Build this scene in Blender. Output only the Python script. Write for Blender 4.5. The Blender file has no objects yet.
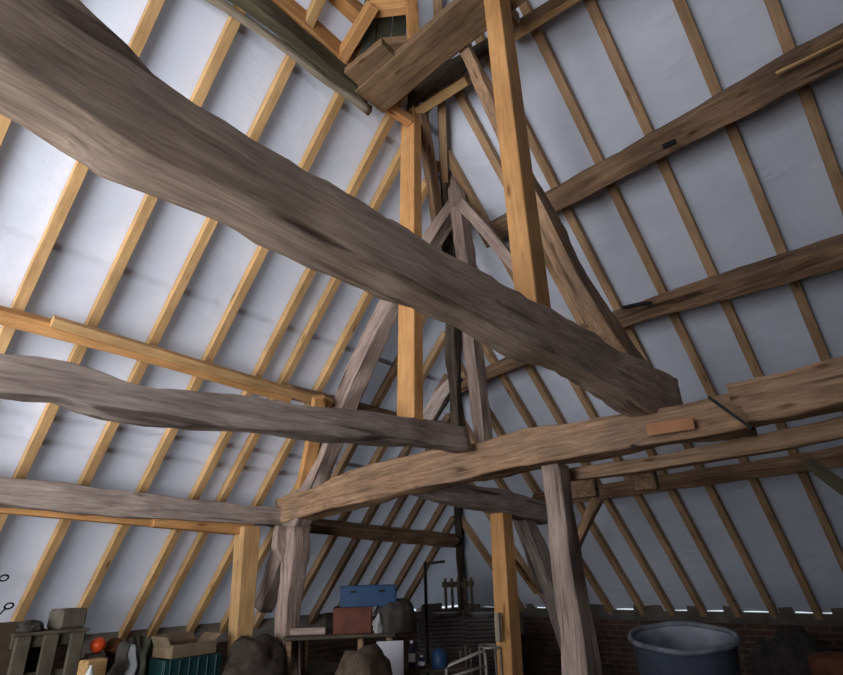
import bpy, bmesh, math, random
from mathutils import Vector, Matrix, noise
random.seed(4)
C = bpy.context.scene.collection
S = 4.5                      # metres per unit of the surveyed roof
EYE = 1.65
F = 545.0
M = Matrix(((0.66775608, -0.74391986, -0.02617346),
            (0.27970244, 0.28334043, -0.91732478),
            (0.68983212, 0.60522842, 0.3972785)))
TL, TR, KR = 0.837083181, 0.726649065, 1.133
nL = Vector((0, math.sin(TL), math.cos(TL)))       # outward normal of left roof slope
nR = Vector((math.sin(TR), 0, math.cos(TR)))       # outward normal of right roof slope
EZ = Vector((0, 0, EYE))

def at(x, y, k, v):
    """sight line (x,y) of the survey photo met with a plane of the building; metres"""
    r = M.transposed() @ Vector(((x-421.5)/F, (y-337.5)/F, 1))
    if k == 'X': t = v/r.x
    elif k == 'Y': t = v/r.y
    elif k == 'Z': t = v/r.z
    elif k == 'L': t = v/r.dot(nL)
    elif k == 'R': t = v*KR/r.dot(nR)
    return r*t*S + EZ
def depth(p): return (M @ (p-EZ)).z
def U(x, y, z): return Vector((x, y, z))*S + EZ

# ------------------------------------------------------------------ materials
def newmat(name):
    m = bpy.data.materials.new(name); m.use_nodes = True
    nt = m.node_tree; b = nt.nodes['Principled BSDF']
    return m, nt, b
def wood(name, dark, mid, light, rough=.8, bump=.3, streak=9, crack=0.0, knots=True, big=None):
    m, nt, b = newmat(name); N = nt.nodes; Lk = nt.links.new
    tc = N.new('ShaderNodeTexCoord'); oi = N.new('ShaderNodeObjectInfo')
    ofs = N.new('ShaderNodeVectorMath'); ofs.operation = 'MULTIPLY_ADD'
    cmb = N.new('ShaderNodeCombineXYZ')
    for i in range(3): Lk(oi.outputs['Random'], cmb.inputs[i])
    ofs.inputs[1].default_value = (37, 11, 23)
    Lk(cmb.outputs[0], ofs.inputs[0]); Lk(tc.outputs['Object'], ofs.inputs[2])
    mp = N.new('ShaderNodeMapping'); mp.inputs['Scale'].default_value = (1.1, streak*1.6, streak*1.6)
    Lk(ofs.outputs[0], mp.inputs['Vector'])
    n1 = N.new('ShaderNodeTexNoise'); n1.inputs['Scale'].default_value = 1.6; n1.inputs['Detail'].default_value = 7; n1.inputs['Roughness'].default_value = .62
    n1.inputs['Distortion'].default_value = .3
    Lk(mp.outputs[0], n1.inputs['Vector'])
    n2 = N.new('ShaderNodeTexNoise'); n2.inputs['Scale'].default_value = 2.3; n2.inputs['Detail'].default_value = 3
    Lk(ofs.outputs[0], n2.inputs['Vector'])
    cr = N.new('ShaderNodeValToRGB'); e = cr.color_ramp.elements
    e[0].position = .28; e[0].color = (*dark, 1); e[1].position = .75; e[1].color = (*light, 1)
    k = e.new(.5); k.color = (*mid, 1)
    Lk(n1.outputs['Fac'], cr.inputs[0])
    mx = N.new('ShaderNodeMix'); mx.data_type = 'RGBA'; mx.blend_type = 'MULTIPLY'
    cr2 = N.new('ShaderNodeValToRGB'); e2 = cr2.color_ramp.elements
    e2[0].position = .3; e2[0].color = (.66, .64, .62, 1); e2[1].position = .7; e2[1].color = (1.15, 1.12, 1.1, 1)
    if big: e2[0].color = (*big[0], 1); e2[1].color = (*big[1], 1)
    Lk(n2.outputs['Fac'], cr2.inputs[0]); mx.inputs[0].default_value = .8
    Lk(cr.outputs[0], mx.inputs[6]); Lk(cr2.outputs[0], mx.inputs[7])
    out = mx.outputs[2]; fine = .72 if crack > 0 else .88
    if knots:
        mk = N.new('ShaderNodeMapping'); mk.inputs['Scale'].default_value = (1.5, 5, 5)
        Lk(ofs.outputs[0], mk.inputs['Vector'])
        v = N.new('ShaderNodeTexVoronoi'); v.inputs['Scale'].default_value = 1.7; Lk(mk.outputs[0], v.inputs['Vector'])
        ck = N.new('ShaderNodeValToRGB'); ck.color_ramp.elements[0].position = .05; ck.color_ramp.elements[0].color = (.3, .2, .14, 1)
        ck.color_ramp.elements[1].position = .16; ck.color_ramp.elements[1].color = (1, 1, 1, 1)
        Lk(v.outputs['Distance'], ck.inputs[0])
        mk2 = N.new('ShaderNodeMix'); mk2.data_type = 'RGBA'; mk2.blend_type = 'MULTIPLY'; mk2.inputs[0].default_value = .8
        Lk(out, mk2.inputs[6]); Lk(ck.outputs[0], mk2.inputs[7]); out = mk2.outputs[2]
    if crack > 0:
        mc = N.new('ShaderNodeMapping'); mc.inputs['Scale'].default_value = (.7, 12, 12); Lk(ofs.outputs[0], mc.inputs['Vector'])
        n3 = N.new('ShaderNodeTexNoise'); n3.inputs['Scale'].default_value = 1.3; n3.inputs['Detail'].default_value = 2; Lk(mc.outputs[0], n3.inputs['Vector'])
        cc = N.new('ShaderNodeValToRGB'); ce = cc.color_ramp.elements
        ce[0].position = .30; ce[0].color = (.16, .14, .13, 1); ce[1].position = .38; ce[1].color = (1, 1, 1, 1)
        Lk(n3.outputs['Fac'], cc.inputs[0])
        m3 = N.new('ShaderNodeMix'); m3.data_type = 'RGBA'; m3.blend_type = 'MULTIPLY'; m3.inputs[0].default_value = crack
        Lk(out, m3.inputs[6]); Lk(cc.outputs[0], m3.inputs[7]); out = m3.outputs[2]
    mf = N.new('ShaderNodeMapping'); mf.inputs['Scale'].default_value = (4, streak*7, streak*7); Lk(ofs.outputs[0], mf.inputs['Vector'])
    nf = N.new('ShaderNodeTexNoise'); nf.inputs['Scale'].default_value = 1.5; nf.inputs['Detail'].default_value = 4; Lk(mf.outputs[0], nf.inputs['Vector'])
    cf = N.new('ShaderNodeValToRGB'); cf.color_ramp.elements[0].position = .3; cf.color_ramp.elements[0].color = (fine, fine, fine, 1)
    cf.color_ramp.elements[1].position = .65; cf.color_ramp.elements[1].color = (1.12, 1.12, 1.12, 1)
    Lk(nf.outputs['Fac'], cf.inputs[0])
    m4 = N.new('ShaderNodeMix'); m4.data_type = 'RGBA'; m4.blend_type = 'MULTIPLY'; m4.inputs[0].default_value = 1
    Lk(out, m4.inputs[6]); Lk(cf.outputs[0], m4.inputs[7]); out = m4.outputs[2]
    Lk(out, b.inputs['Base Color']); b.inputs['Roughness'].default_value = rough
    b.inputs['Specular IOR Level'].default_value = .2
    bp = N.new('ShaderNodeBump'); bp.inputs['Strength'].default_value = bump; bp.inputs['Distance'].default_value = .012
    Lk(n1.outputs['Fac'], bp.inputs['Height']); Lk(bp.outputs[0], b.inputs['Normal'])
    return m
def plain(name, col, rough=.7, metal=0, var=.35, scale=9, bump=.15):
    m, nt, b = newmat(name); N = nt.nodes; Lk = nt.links.new
    tc = N.new('ShaderNodeTexCoord'); n = N.new('ShaderNodeTexNoise'); n.inputs['Scale'].default_value = scale; n.inputs['Detail'].default_value = 5
    Lk(tc.outputs['Object'], n.inputs['Vector'])
    cr = N.new('ShaderNodeValToRGB'); e = cr.color_ramp.elements
    e[0].position = .3; e[0].color = (*[c*(1-var) for c in col], 1); e[1].position = .7; e[1].color = (*[min(1, c*(1+var*.5)) for c in col], 1)
    Lk(n.outputs['Fac'], cr.inputs[0]); Lk(cr.outputs[0], b.inputs['Base Color'])
    b.inputs['Roughness'].default_value = rough; b.inputs['Metallic'].default_value = metal
    b.inputs['Specular IOR Level'].default_value = .3
    if bump:
        bp = N.new('ShaderNodeBump'); bp.inputs['Strength'].default_value = bump; bp.inputs['Distance'].default_value = .02
        Lk(n.outputs['Fac'], bp.inputs['Height']); Lk(bp.outputs[0], b.inputs['Normal'])
    return m
PINE = wood('new_pine', (.40, .24, .105), (.53, .335, .155), (.62, .41, .205), bump=.12, streak=6)
PINE2 = wood('orange_pine', (.46, .23, .085), (.59, .315, .125), (.67, .38, .165), bump=.12, streak=6)
GREY = wood('grey_oak', (.25, .20, .18), (.40, .335, .305), (.54, .46, .42), bump=.7, crack=.75, knots=False)
BIGM = wood('old_beam_oak', (.38, .285, .22), (.60, .465, .37), (.76, .61, .50), bump=.8, crack=.7, knots=False)
TIE = wood('brown_oak', (.21, .145, .10), (.36, .25, .165), (.49, .36, .245), bump=.7, crack=.7, big=((.62, .60, .6), (1.3, 1.1, .95)))
PURL = wood('brown_purlin_oak', (.14, .09, .055), (.28, .185, .115), (.44, .31, .21), bump=.6, crack=.8, big=((.55, .5, .5), (1.2, 1.1, 1)))
PINK = wood('pale_weathered_oak', (.24, .18, .155), (.39, .30, .26), (.52, .42, .365), bump=.6, crack=.85, knots=False)
DARK = wood('dark_old_wood', (.04, .03, .022), (.085, .066, .05), (.14, .11, .085), bump=.6, crack=.6, knots=False)
MOSS = wood('mossy_plank', (.055, .052, .032), (.09, .082, .052), (.15, .13, .085), bump=.5, crack=.4, knots=False)
PLNK = wood('plank_wood', (.16, .10, .055), (.24, .155, .09), (.32, .21, .13), bump=.3, crack=.3)
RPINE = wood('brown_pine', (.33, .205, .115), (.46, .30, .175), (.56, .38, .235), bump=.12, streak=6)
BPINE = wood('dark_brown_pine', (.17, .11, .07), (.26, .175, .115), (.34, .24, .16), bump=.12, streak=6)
PALE = wood('pale_wood', (.22, .19, .14), (.34, .30, .23), (.42, .38, .30), bump=.5, crack=.5, knots=False)

def membrane(name, transl):
    m, nt, b = newmat(name); N = nt.nodes; Lk = nt.links.new
    tc = N.new('ShaderNodeTexCoord'); n = N.new('ShaderNodeTexNoise'); n.inputs['Scale'].default_value = 1.1; n.inputs['Detail'].default_value = 5
    n.inputs['Distortion'].default_value = 1.0
    Lk(tc.outputs['Object'], n.inputs['Vector'])
    cr = N.new('ShaderNodeValToRGB'); e = cr.color_ramp.elements
    e[0].position = .3; e[0].color = (.60, .645, .76, 1); e[1].position = .7; e[1].color = (.71, .755, .87, 1)
    Lk(n.outputs['Fac'], cr.inputs[0]); Lk(cr.outputs[0], b.inputs['Base Color'])
    b.inputs['Roughness'].default_value = .75; b.inputs['Specular IOR Level'].default_value = .15
    n2 = N.new('ShaderNodeTexNoise'); n2.inputs['Scale'].default_value = 2.2; n2.inputs['Detail'].default_value = 6; n2.inputs['Distortion'].default_value = 1.6
    mp = N.new('ShaderNodeMapping'); mp.inputs['Scale'].default_value = (.9, .9, 2.2)
    Lk(tc.outputs['Object'], mp.inputs[0]); Lk(mp.outputs[0], n2.inputs['Vector'])
    bp = N.new('ShaderNodeBump'); bp.inputs['Strength'].default_value = .38; bp.inputs['Distance'].default_value = .04
    Lk(n2.outputs['Fac'], bp.inputs['Height']); Lk(bp.outputs[0], b.inputs['Normal'])
    tr = N.new('ShaderNodeBsdfTranslucent'); Lk(cr.outputs[0], tr.inputs['Color'])
    ms = N.new('ShaderNodeMixShader'); ms.inputs[0].default_value = transl
    out = N['Material Output']; Lk(b.outputs[0], ms.inputs[1]); Lk(tr.outputs[0], ms.inputs[2]); Lk(ms.outputs[0], out.inputs['Surface'])
    return m
MEMB = membrane('roof_membrane', .06)
MEMB2 = membrane('opaque_roof_membrane', .0)  # same membrane without translucency, keeps the right slope darker

def bricks():
    m, nt, b = newmat('old_brick'); N = nt.nodes; Lk = nt.links.new
    tc = N.new('ShaderNodeTexCoord')
    br = N.new('ShaderNodeTexBrick'); br.inputs['Scale'].default_value = 1
    br.inputs['Brick Width'].default_value = .22; br.inputs['Row Height'].default_value = .07; br.inputs['Mortar Size'].default_value = .008
    br.inputs['Color1'].default_value = (.11, .055, .038, 1); br.inputs['Color2'].default_value = (.06, .04, .032, 1); br.inputs['Mortar'].default_value = (.13, .11, .09, 1)
    Lk(tc.outputs['Object'], br.inputs['Vector'])
    n = N.new('ShaderNodeTexNoise'); n.inputs['Scale'].default_value = 3; n.inputs['Detail'].default_value = 6; Lk(tc.outputs['Object'], n.inputs['Vector'])
    mx = N.new('ShaderNodeMix'); mx.data_type = 'RGBA'; mx.blend_type = 'MULTIPLY'; mx.inputs[0].default_value = .8
    cr = N.new('ShaderNodeValToRGB'); cr.color_ramp.elements[0].position = .3; cr.color_ramp.elements[0].color = (.35, .33, .3, 1); cr.color_ramp.elements[1].position = .7; cr.color_ramp.elements[1].color = (1.2, 1.15, 1.1, 1)
    Lk(n.outputs['Fac'], cr.inputs[0]); Lk(br.outputs['Color'], mx.inputs[6]); Lk(cr.outputs[0], mx.inputs[7]); Lk(mx.outputs[2], b.inputs['Base Color'])
    b.inputs['Roughness'].default_value = .95
    bp = N.new('ShaderNodeBump'); bp.inputs['Strength'].default_value = .8; bp.inputs['Distance'].default_value = .02
    Lk(br.outputs['Fac'], bp.inputs['Height']); bp.invert = True; Lk(bp.outputs[0], b.inputs['Normal'])
    return m
BRICK = bricks()
MORTAR = plain('lime_mortar', (.11, .10, .088), .95, var=.4, scale=5, bump=.6)
DIRT = plain('earth_floor', (.10, .075, .055), .95, var=.5, scale=3, bump=.6)
BLUE = plain('blue_plastic', (.018, .058, .14), .45, var=.2, bump=0)
RED = plain('red_brown_paint', (.12, .035, .018), .6, var=.35)
WHITE = plain('white_board', (.55, .55, .60), .5, var=.08, bump=0)
CANVAS = plain('grey_canvas', (.06, .056, .05), .9, var=.4)
TAN = plain('tan_sacking', (.10, .072, .05), .95, var=.45, scale=14, bump=.5)  # base colour lowered to carry the shade on the clutter
BROWNS = plain('brown_sacking', (.06, .047, .038), .95, var=.45, scale=14, bump=.5)
TEAL = plain('teal_plastic', (.008, .040, .042), .5, var=.3, bump=0)  # darkened in colour for the overhead shading on the clutter
CARD = plain('cardboard', (.21, .155, .10), .9, var=.25)  # shade from above is put into this darker tan
ORNG = plain('orange_plastic', (.65, .075, .015), .4, var=.15, bump=0)
RUST = plain('rusty_iron', (.14, .05, .025), .9, var=.5)
IRON = plain('black_iron', (.02, .02, .022), .6, .5, var=.3)
STEEL = plain('pale_steel', (.33, .32, .29), .45, .4, var=.25, bump=0)
CLOTH = plain('grey_green_cloth', (.14, .145, .11), .9, var=.4)
RAG = plain('white_rag', (.34, .35, .36), .9, var=.15)
OLIVE = plain('olive_grey_paint', (.095, .084, .06), .8, var=.4)  # overhead shade on the clutter is included in this colour
TUB = plain('blue_grey_tub', (.062, .075, .105), .5, var=.3, scale=5, bump=.05)
TUBIN = plain('limewashed_tub_lining', (.27, .29, .34), .8, var=.5, scale=4, bump=.2)
NAVY = plain('dark_blue_plastic', (.015, .02, .06), .35, var=.2, bump=0)
PAPER = plain('white_label', (.7, .7, .72), .6, var=.05, bump=0)
STONE = plain('grey_slate', (.085, .08, .075), .85, var=.45, scale=7, bump=.4)
TILEM = plain('green_grey_underboard', (.095, .105, .075), .9, var=.35, scale=6, bump=.3)
GLASS = plain('clear_bottle', (.55, .6, .6), .15, var=.05, bump=0)

# ------------------------------------------------------------------ object helpers
def tag(o, label=None, cat=None, group=None, kind=None):
    if label: o['label'] = label
    if cat: o['category'] = cat
    if group: o['group'] = group
    if kind: o['kind'] = kind
    return o
def link(name, me, mat, parent=None, mw=None, smooth=False):
    me.materials.append(mat)
    if smooth:
        for p in me.polygons: p.use_smooth = True
    o = bpy.data.objects.new(name, me); C.objects.link(o)
    if mw is not None: o.matrix_world = mw
    if parent is not None:
        o.parent = parent; o.matrix_parent_inverse = parent_mw[parent.name].inverted()
    parent_mw[o.name] = mw.copy() if mw is not None else Matrix()
    return o
parent_mw = {}
def empty(name, loc, label, cat, group=None):
    o = bpy.data.objects.new(name, None); C.objects.link(o); o.location = loc
    o.empty_display_size = .1
    parent_mw[o.name] = Matrix.Translation(loc)
    return tag(o, label, cat, group)

def frame(p0, p1, up):
    x = (p1-p0).normalized(); y = Vector(up).cross(x).normalized(); z = x.cross(y)
    return Matrix(((x.x, y.x, z.x, p0.x), (x.y, y.y, z.y, p0.y), (x.z, y.z, z.z, p0.z), (0, 0, 0, 1)))

def beam(name, pts, wh, mat, up=(0, 0, 1), rough=0.0, parent=None, seed=None, seg=.07, mwin=None):
    """timber swept through pts; wh = (width, height) or one per point. rough>0 gives a hewn, wavy old timber"""
    n = len(pts)
    if not isinstance(wh, list): wh = [wh]*n
    p0, p1 = pts[0], pts[-1]
    mw = frame(p0, p1, up); inv = mw.inverted()
    loc = [inv @ p for p in pts]
    sd = seed if seed is not None else random.random()*100
    # resample (catmull-rom)
    sec = []
    if n == 2 and rough == 0:
        sec = [(loc[0], wh[0]), (loc[1], wh[1])]
    else:
        for i in range(n-1):
            a, b = loc[i], loc[i+1]
            pa = loc[i-1] if i else a-(b-a); pb = loc[i+2] if i+2 < n else b+(b-a)
            L_ = (b-a).length
            if (a-pa).length > L_*1.6: pa = a+(pa-a).normalized()*L_
            elif (a-pa).length < L_*.4: pa = a+(pa-a).normalized()*L_*.4
            if (pb-b).length > L_*1.6: pb = b+(pb-b).normalized()*L_
            elif (pb-b).length < L_*.4: pb = b+(pb-b).normalized()*L_*.4
            k = max(1, int((b-a).length/seg))
            for j in range(k):
                t = j/k
                q = .5*((2*a)+(-pa+b)*t+(2*pa-5*a+4*b-pb)*t*t+(-pa+3*a-3*b+pb)*t**3)
                sec.append((q, (wh[i][0]*(1-t)+wh[i+1][0]*t, wh[i][1]*(1-t)+wh[i+1][1]*t)))
        sec.append((loc[-1], wh[-1]))
    # profile
    if rough == 0:
        c = .08
        prof = [(-1+c, -1), (1-c, -1), (1, -1+c), (1, 1-c), (1-c, 1), (-1+c, 1), (-1, 1-c), (-1, -1+c)]
    else:
        prof = []; K = 36
        for i in range(K):
            a = 2*math.pi*(i+.5)/K; e = .13
            cx, sx = math.cos(a), math.sin(a)
            prof.append((math.copysign(abs(cx)**e, cx), math.copysign(abs(sx)**e, sx)))
    bm = bmesh.new(); rings = []
    for i, (c0, (w, h)) in enumerate(sec):
        if i == 0: t = sec[1][0]-c0
        elif i == len(sec)-1: t = c0-sec[i-1][0]
        else: t = sec[i+1][0]-sec[i-1][0]
        t.normalize(); sy = Vector((0, 0, 1)).cross(t).normalized(); sz = t.cross(sy)
        ring = []
        if rough:
            dy = noise.noise(Vector((c0.x*.8, sd, 0)))*rough*1.2; dz = noise.noise(Vector((c0.x*.8, sd, 9)))*rough*1.2
        else: dy = dz = 0
        for (a, b) in prof:
            p = c0+sy*(a*w/2+dy)+sz*(b*h/2+dz)
            if rough:
                q = Vector((p.x*2.2, a*1.3+sd, b*1.3))
                d = noise.noise(q)*rough*.9 + noise.noise(Vector((p.x*9, a*2.2+sd, b*2.2)))*rough*.35
                d += -max(0, noise.noise(Vector((p.x*3.5, a*4+sd, b*4+5)))-.25)*rough*1.6   # bitten edges
                p += (sy*a+sz*b)*d
            ring.append(bm.verts.new(p))
        rings.append(ring)
    K = len(prof)
    for i in range(len(rings)-1):
        for j in range(K):
            bm.faces.new((rings[i][j], rings[i+1][j], rings[i+1][(j+1) % K], rings[i][(j+1) % K]))
    bm.faces.new(rings[0]); bm.faces.new(list(reversed(rings[-1])))
    bmesh.ops.recalc_face_normals(bm, faces=bm.faces)
    me = bpy.data.meshes.new(name); bm.to_mesh(me); bm.free()
    o = link(name, me, mat, parent, mw, smooth=rough > 0)
    return o
def pbeam(name, pl, wpx, hf, mat, rough=0, up=(0, 0, 1), parent=None, **k):
    """pl: (x, y, plane, value[, widthpx]); hf = depth of section as a share of its seen width"""
    pts = [at(*q[:4]) for q in pl]
    if k.get('ext'):      # runs on beyond the frame to the end of the building
        e_ = k.pop('ext'); e_ = Vector(e_)
        if e_.x < 0: pts.insert(0, Vector((e_.x, pts[0].y, pts[0].z))); pl = [pl[0]]+list(pl)
        else: pts.append(Vector((pts[-1].x, e_.y, pts[-1].z))); pl = list(pl)+[pl[-1]]
        qd = [depth(p) for p in pts]; ends = pts[1] if e_.x < 0 else pts[-2]
    else: ends = None
    wh = []
    if k.pop('floor', False):
        d_ = pts[-1]-pts[-2]; pts.append(pts[-1]+d_*(pts[-1].z/-d_.z)); pl = pl+[pl[-1]]
    for q, p in zip(pl, pts):
        dp = depth(p)
        if ends is not None and (p is pts[0] or p is pts[-1]) and (p-ends).length < 20 and p is (pts[0] if ends is pts[1] else pts[-1]): dp = depth(ends)
        w = (q[4] if len(q) > 4 else wpx)*dp/F
        wh.append((w*hf, w))
    return beam(name, pts, wh, mat, up=up, rough=rough, parent=parent, **k)

def mesh_obj(name, bm, mat, parent=None, mw=None, smooth=False):
    bmesh.ops.recalc_face_normals(bm, faces=bm.faces)
    me = bpy.data.meshes.new(name); bm.to_mesh(me); bm.free()
    return link(name, me, mat, parent, mw if mw is not None else Matrix(), smooth)
def add_box(bm, c, s, bev=.01, rot=None):
    r = bmesh.ops.create_cube(bm, size=1)
    vs = r['verts']
    for v in vs:
        p = Vector((v.co.x*s[0], v.co.y*s[1], v.co.z*s[2]))
        if rot: p = rot @ p
        v.co = p+Vector(c)
    if bev:
        es = list({e for v in vs for e in v.link_edges})
        bmesh.ops.bevel(bm, geom=es, offset=min(bev, min(s)*.3), segments=1, affect='EDGES')
def add_tube(bm, pts, r, k=8, closed=False):
    pts = [Vector(p) for p in pts]; rings = []; n = len(pts)
    for i, p in enumerate(pts):
        if closed: t = pts[(i+1) % n]-pts[i-1]
        else: t = pts[min(i+1, n-1)]-pts[max(i-1, 0)]
        t.normalize(); a = Vector((0, 0, 1)) if abs(t.z) < .9 else Vector((1, 0, 0))
        u = t.cross(a).normalized(); v = t.cross(u)
        rings.append([bm.verts.new(p+(u*math.cos(2*math.pi*j/k)+v*math.sin(2*math.pi*j/k))*r) for j in range(k)])
    for i in range(n if closed else n-1):
        A, B = rings[i], rings[(i+1) % n]
        for j in range(k): bm.faces.new((A[j], A[(j+1) % k], B[(j+1) % k], B[j]))
    if not closed: bm.faces.new(rings[0]); bm.faces.new(rings[-1])
def add_lathe(bm, prof, c, k=32):
    c = Vector(c); rings = []
    for (r, z) in prof:
        rings.append([bm.verts.new(c+Vector((r*math.cos(2*math.pi*j/k), r*math.sin(2*math.pi*j/k), z))) for j in range(k)])
    for i in range(len(rings)-1):
        for j in range(k): bm.faces.new((rings[i][j], rings[i][(j+1) % k], rings[i+1][(j+1) % k], rings[i+1][j]))
    bm.faces.new(rings[0]); bm.faces.new(rings[-1])
def lump(name, c, r, mat, seed=0, amp=.25, flat=.35, parent=None, box=1.0):
    """soft sagging heap with a flat base"""
    bm = bmesh.new(); bmesh.ops.create_icosphere(bm, subdivisions=4, radius=1)
    for v in bm.verts:
        p = v.co.copy(); d = 1+amp*noise.noise(p*1.6+Vector((seed, 0, 0)))+amp*.45*noise.noise(p*4.5+Vector((0, seed, 0)))
        p = Vector([math.copysign(abs(t)**box, t) for t in p])*d; p.z = max(p.z, -flat)
        v.co = Vector((p.x*r[0], p.y*r[1], p.z*r[2]))
    return mesh_obj(name, bm, mat, parent, Matrix.Translation(c), True)
RZ = lambda a: Matrix.Rotation(a, 4, 'Z')

# ------------------------------------------------------------------ roof planes (setting)
YR = .15; ZR = (1-YR*nL.y)/nL.z; XR0 = (KR-ZR*nR.z)/nR.x
XE, YE, ZE = 1.845, 1.452, -.113     # eaves
def Lp(X, Y, off=0):  return Vector((X*S, Y*S, (1-Y*nL.y)/nL.z*S+EYE)) + nL*off
def Rp(Y, X, off=0):  return Vector((X*S, Y*S, (KR-X*nR.x)/nR.z*S+EYE)) + nR*off
def hipX(Y): return (KR-(1-Y*nL.y)/nL.z*nR.z)/nR.x        # X on the hip for a given Y
def hipY(X): return (1-(KR-X*nR.x)/nR.z*nL.z)/nL.y
LX = [-.16, -.055, .05, .155, .26, .365, .475, .59, .655, .75, .84, .935, 1.035, 1.125, 1.215, 1.30, 1.41, 1.50]
RY = [-.26, -.15, -.04, .07, .19, .29, .39, .48, .57, .66, .745, .85, .95, 1.06, 1.18]
OFFM = .05
def sheet(name, fn, lo, hi, usteps, mat, raf, seams):
    """membrane in overlapping courses; u runs along the eaves, v up the slope; belly between rafters"""
    bm = bmesh.new()
    for (v0, v1) in seams:
        k = max(2, int(abs(v1-v0)*S/.15)); rows = []
        for j in range(k+1):
            v = v0+(v1-v0)*j/k
            lift = -.006 if j == 0 else 0
            a, b = lo(v), hi(v); row = []
            for i in range(usteps+1):
                u = a+(b-a)*i/usteps
                g = 0
                for q in range(len(raf)-1):
                    if raf[q] <= u < raf[q+1]:
                        g = math.sin(math.pi*(u-raf[q])/(raf[q+1]-raf[q]))
                d = OFFM+.012*g+.006*noise.noise(Vector((u*S*1.3, v*S*1.3, 3)))*g+lift
                row.append(bm.verts.new(fn(u, v, d)))
            rows.append(row)
        for j in range(k):
            for i in range(usteps):
                bm.faces.new((rows[j][i], rows[j][i+1], rows[j+1][i+1], rows[j+1][i]))
    o = mesh_obj(name, bm, mat, smooth=True)
    tag(o, kind='structure'); return o
def courses(a, b, hs):
    out = []; y = a; i = 0
    while y > b:
        ny = max(b, y-hs[i % len(hs)]); out.append((y+.004, ny-.004)); y = ny; i += 1
    return out
sheet('ceiling', lambda u, v, d: Lp(u, v, d), lambda v: -.86, lambda v: hipX(v)+.01, 220, MEMB, LX, courses(YE, YR, [.31, .033, .20, .30, .05, .25]))
sheet('ceiling', lambda u, v, d: Rp(u, v, d), lambda v: .3-hipY(v)-.0, lambda v: hipY(v)+.01, 150, MEMB2, RY, courses(XE, XR0, [3]))
bm = bmesh.new()   # the slope behind the camera's back
q = [Lp(-.86, YE, OFFM), Lp(XE, YE, OFFM), Lp(XR0, YR, OFFM), Lp(-.86, YR, OFFM)]
bm.faces.new([bm.verts.new((p.x, .3*S-p.y, p.z)) for p in q]); tag(mesh_obj('ceiling', bm, MEMB2), kind='structure')

def ordn(i): return ['first', 'second', 'third', 'fourth', 'fifth', 'sixth', 'seventh', 'eighth', 'ninth', 'tenth', 'eleventh', 'twelfth', 'thirteenth', 'fourteenth', 'fifteenth', 'sixteenth', 'seventeenth'][i]
idx = 0
for i, X in enumerate(LX):
    top = YR if X < XR0 else hipY(X)+.012
    # find Y at hip for this X (left-slope rafters die into the hip)
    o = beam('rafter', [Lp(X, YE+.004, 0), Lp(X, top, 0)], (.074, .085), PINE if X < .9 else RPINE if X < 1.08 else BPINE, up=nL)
    if i < 2: lab = ['pine rafter on the left slope, above the thick beam, over the camera', 'pine rafter on the left slope, just outside the left edge'][i]
    else:
        lab = 'pine rafter on the left roof slope, %s counted from the left edge' % ordn(idx); idx += 1
    tag(o, lab, 'rafter', 'rafters of the left slope')
idx = 0
for i, Y in enumerate(RY):
    top = XR0 if Y < YR else hipX(Y)+.012
    o = beam('rafter', [Rp(Y, XE+.004, 0), Rp(Y, top, 0)], (.074, .085), RPINE, up=nR)
    if i < 2: lab = ['brown pine rafter on the right slope, farthest beyond the right edge', 'brown pine rafter on the right slope, just beyond the right edge'][i]
    else:
        lab = 'brown pine rafter on the right roof slope, %s counted from the right edge' % ordn(idx); idx += 1
    tag(o, lab, 'rafter', 'rafters of the right slope')
hb = Vector((hipX(YE)*S, YE*S, ZE*S+EYE)); ht = Vector((XR0*S, YR*S, ZR*S+EYE))
nh = (nL+nR).normalized()
hm = at(449, 178, 'L', 1); tt = (hm-hb).dot(ht-hb)/(ht-hb).length_squared; hm = hb+(ht-hb)*tt-nh*.09
o = beam('hip_rafter', [hb-nh*.09+Vector((0, 0, .05)), hm], (.09, .14), DARK, up=nh, rough=.02)
tag(o, 'dark old hip rafter where both roof slopes meet in the far corner', 'rafter')
o = beam('hip_rafter', [hm+nh*.02, ht-nh*.07], (.07, .10), RPINE, up=nh)
tag(o, 'pine hip rafter above the old post head, between both slopes', 'rafter')
o = beam('ridge_board', [Vector((-.86*S, YR*S, ZR*S+EYE-.12)), Vector((XR0*S, YR*S, ZR*S+EYE-.12))], (.05, .18), PINE2)
tag(o, 'pine ridge board at the very top of the roof', 'board')

# ------------------------------------------------------------------ walls, plates, floor
def slab(name, x0, x1, y0, y1, z0, z1, mat, kind='structure', rotwall=False):
    c = Vector(((x0+x1)/2, (y0+y1)/2, (z0+z1)/2)); s = (x1-x0, y1-y0, z1-z0)
    if rotwall:    # local x along the wall, local y up, so the brick pattern lies on its face
        if s[0] > s[1]: R = Matrix(((1, 0, 0), (0, 0, -1), (0, 1, 0))); d = (s[0], s[2], s[1])
        else: R = Matrix(((0, 0, 1), (1, 0, 0), (0, 1, 0))); d = (s[1], s[2], s[0])
        bm = bmesh.new(); add_box(bm, (0, 0, 0), d, 0)
        o = mesh_obj(name, bm, mat, mw=Matrix.Translation(c) @ R.to_4x4())
    else:
        bm = bmesh.new(); add_box(bm, c, s, 0); o = mesh_obj(name, bm, mat)
    return tag(o, kind=kind)
YW, XW = YE*S+.02, XE*S+.02
WT = ZE*S+EYE+.005      # wall top
slab('wall_left', -.86*S, XW+.15, YW, YW+.15, 0, WT-.16, BRICK, rotwall=True)
slab('wall_right', XW, XW+.15, -1.15*S, YW, 0, WT-.16, BRICK, rotwall=True)
slab('wall_back', -.86*S, XW+.4, -1.15*S-.4, -1.15*S, 0, WT, BRICK, rotwall=True)
PLAST = plain('pale_plaster', (.24, .22, .19), .95, var=.3, scale=5, bump=.5)
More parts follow.
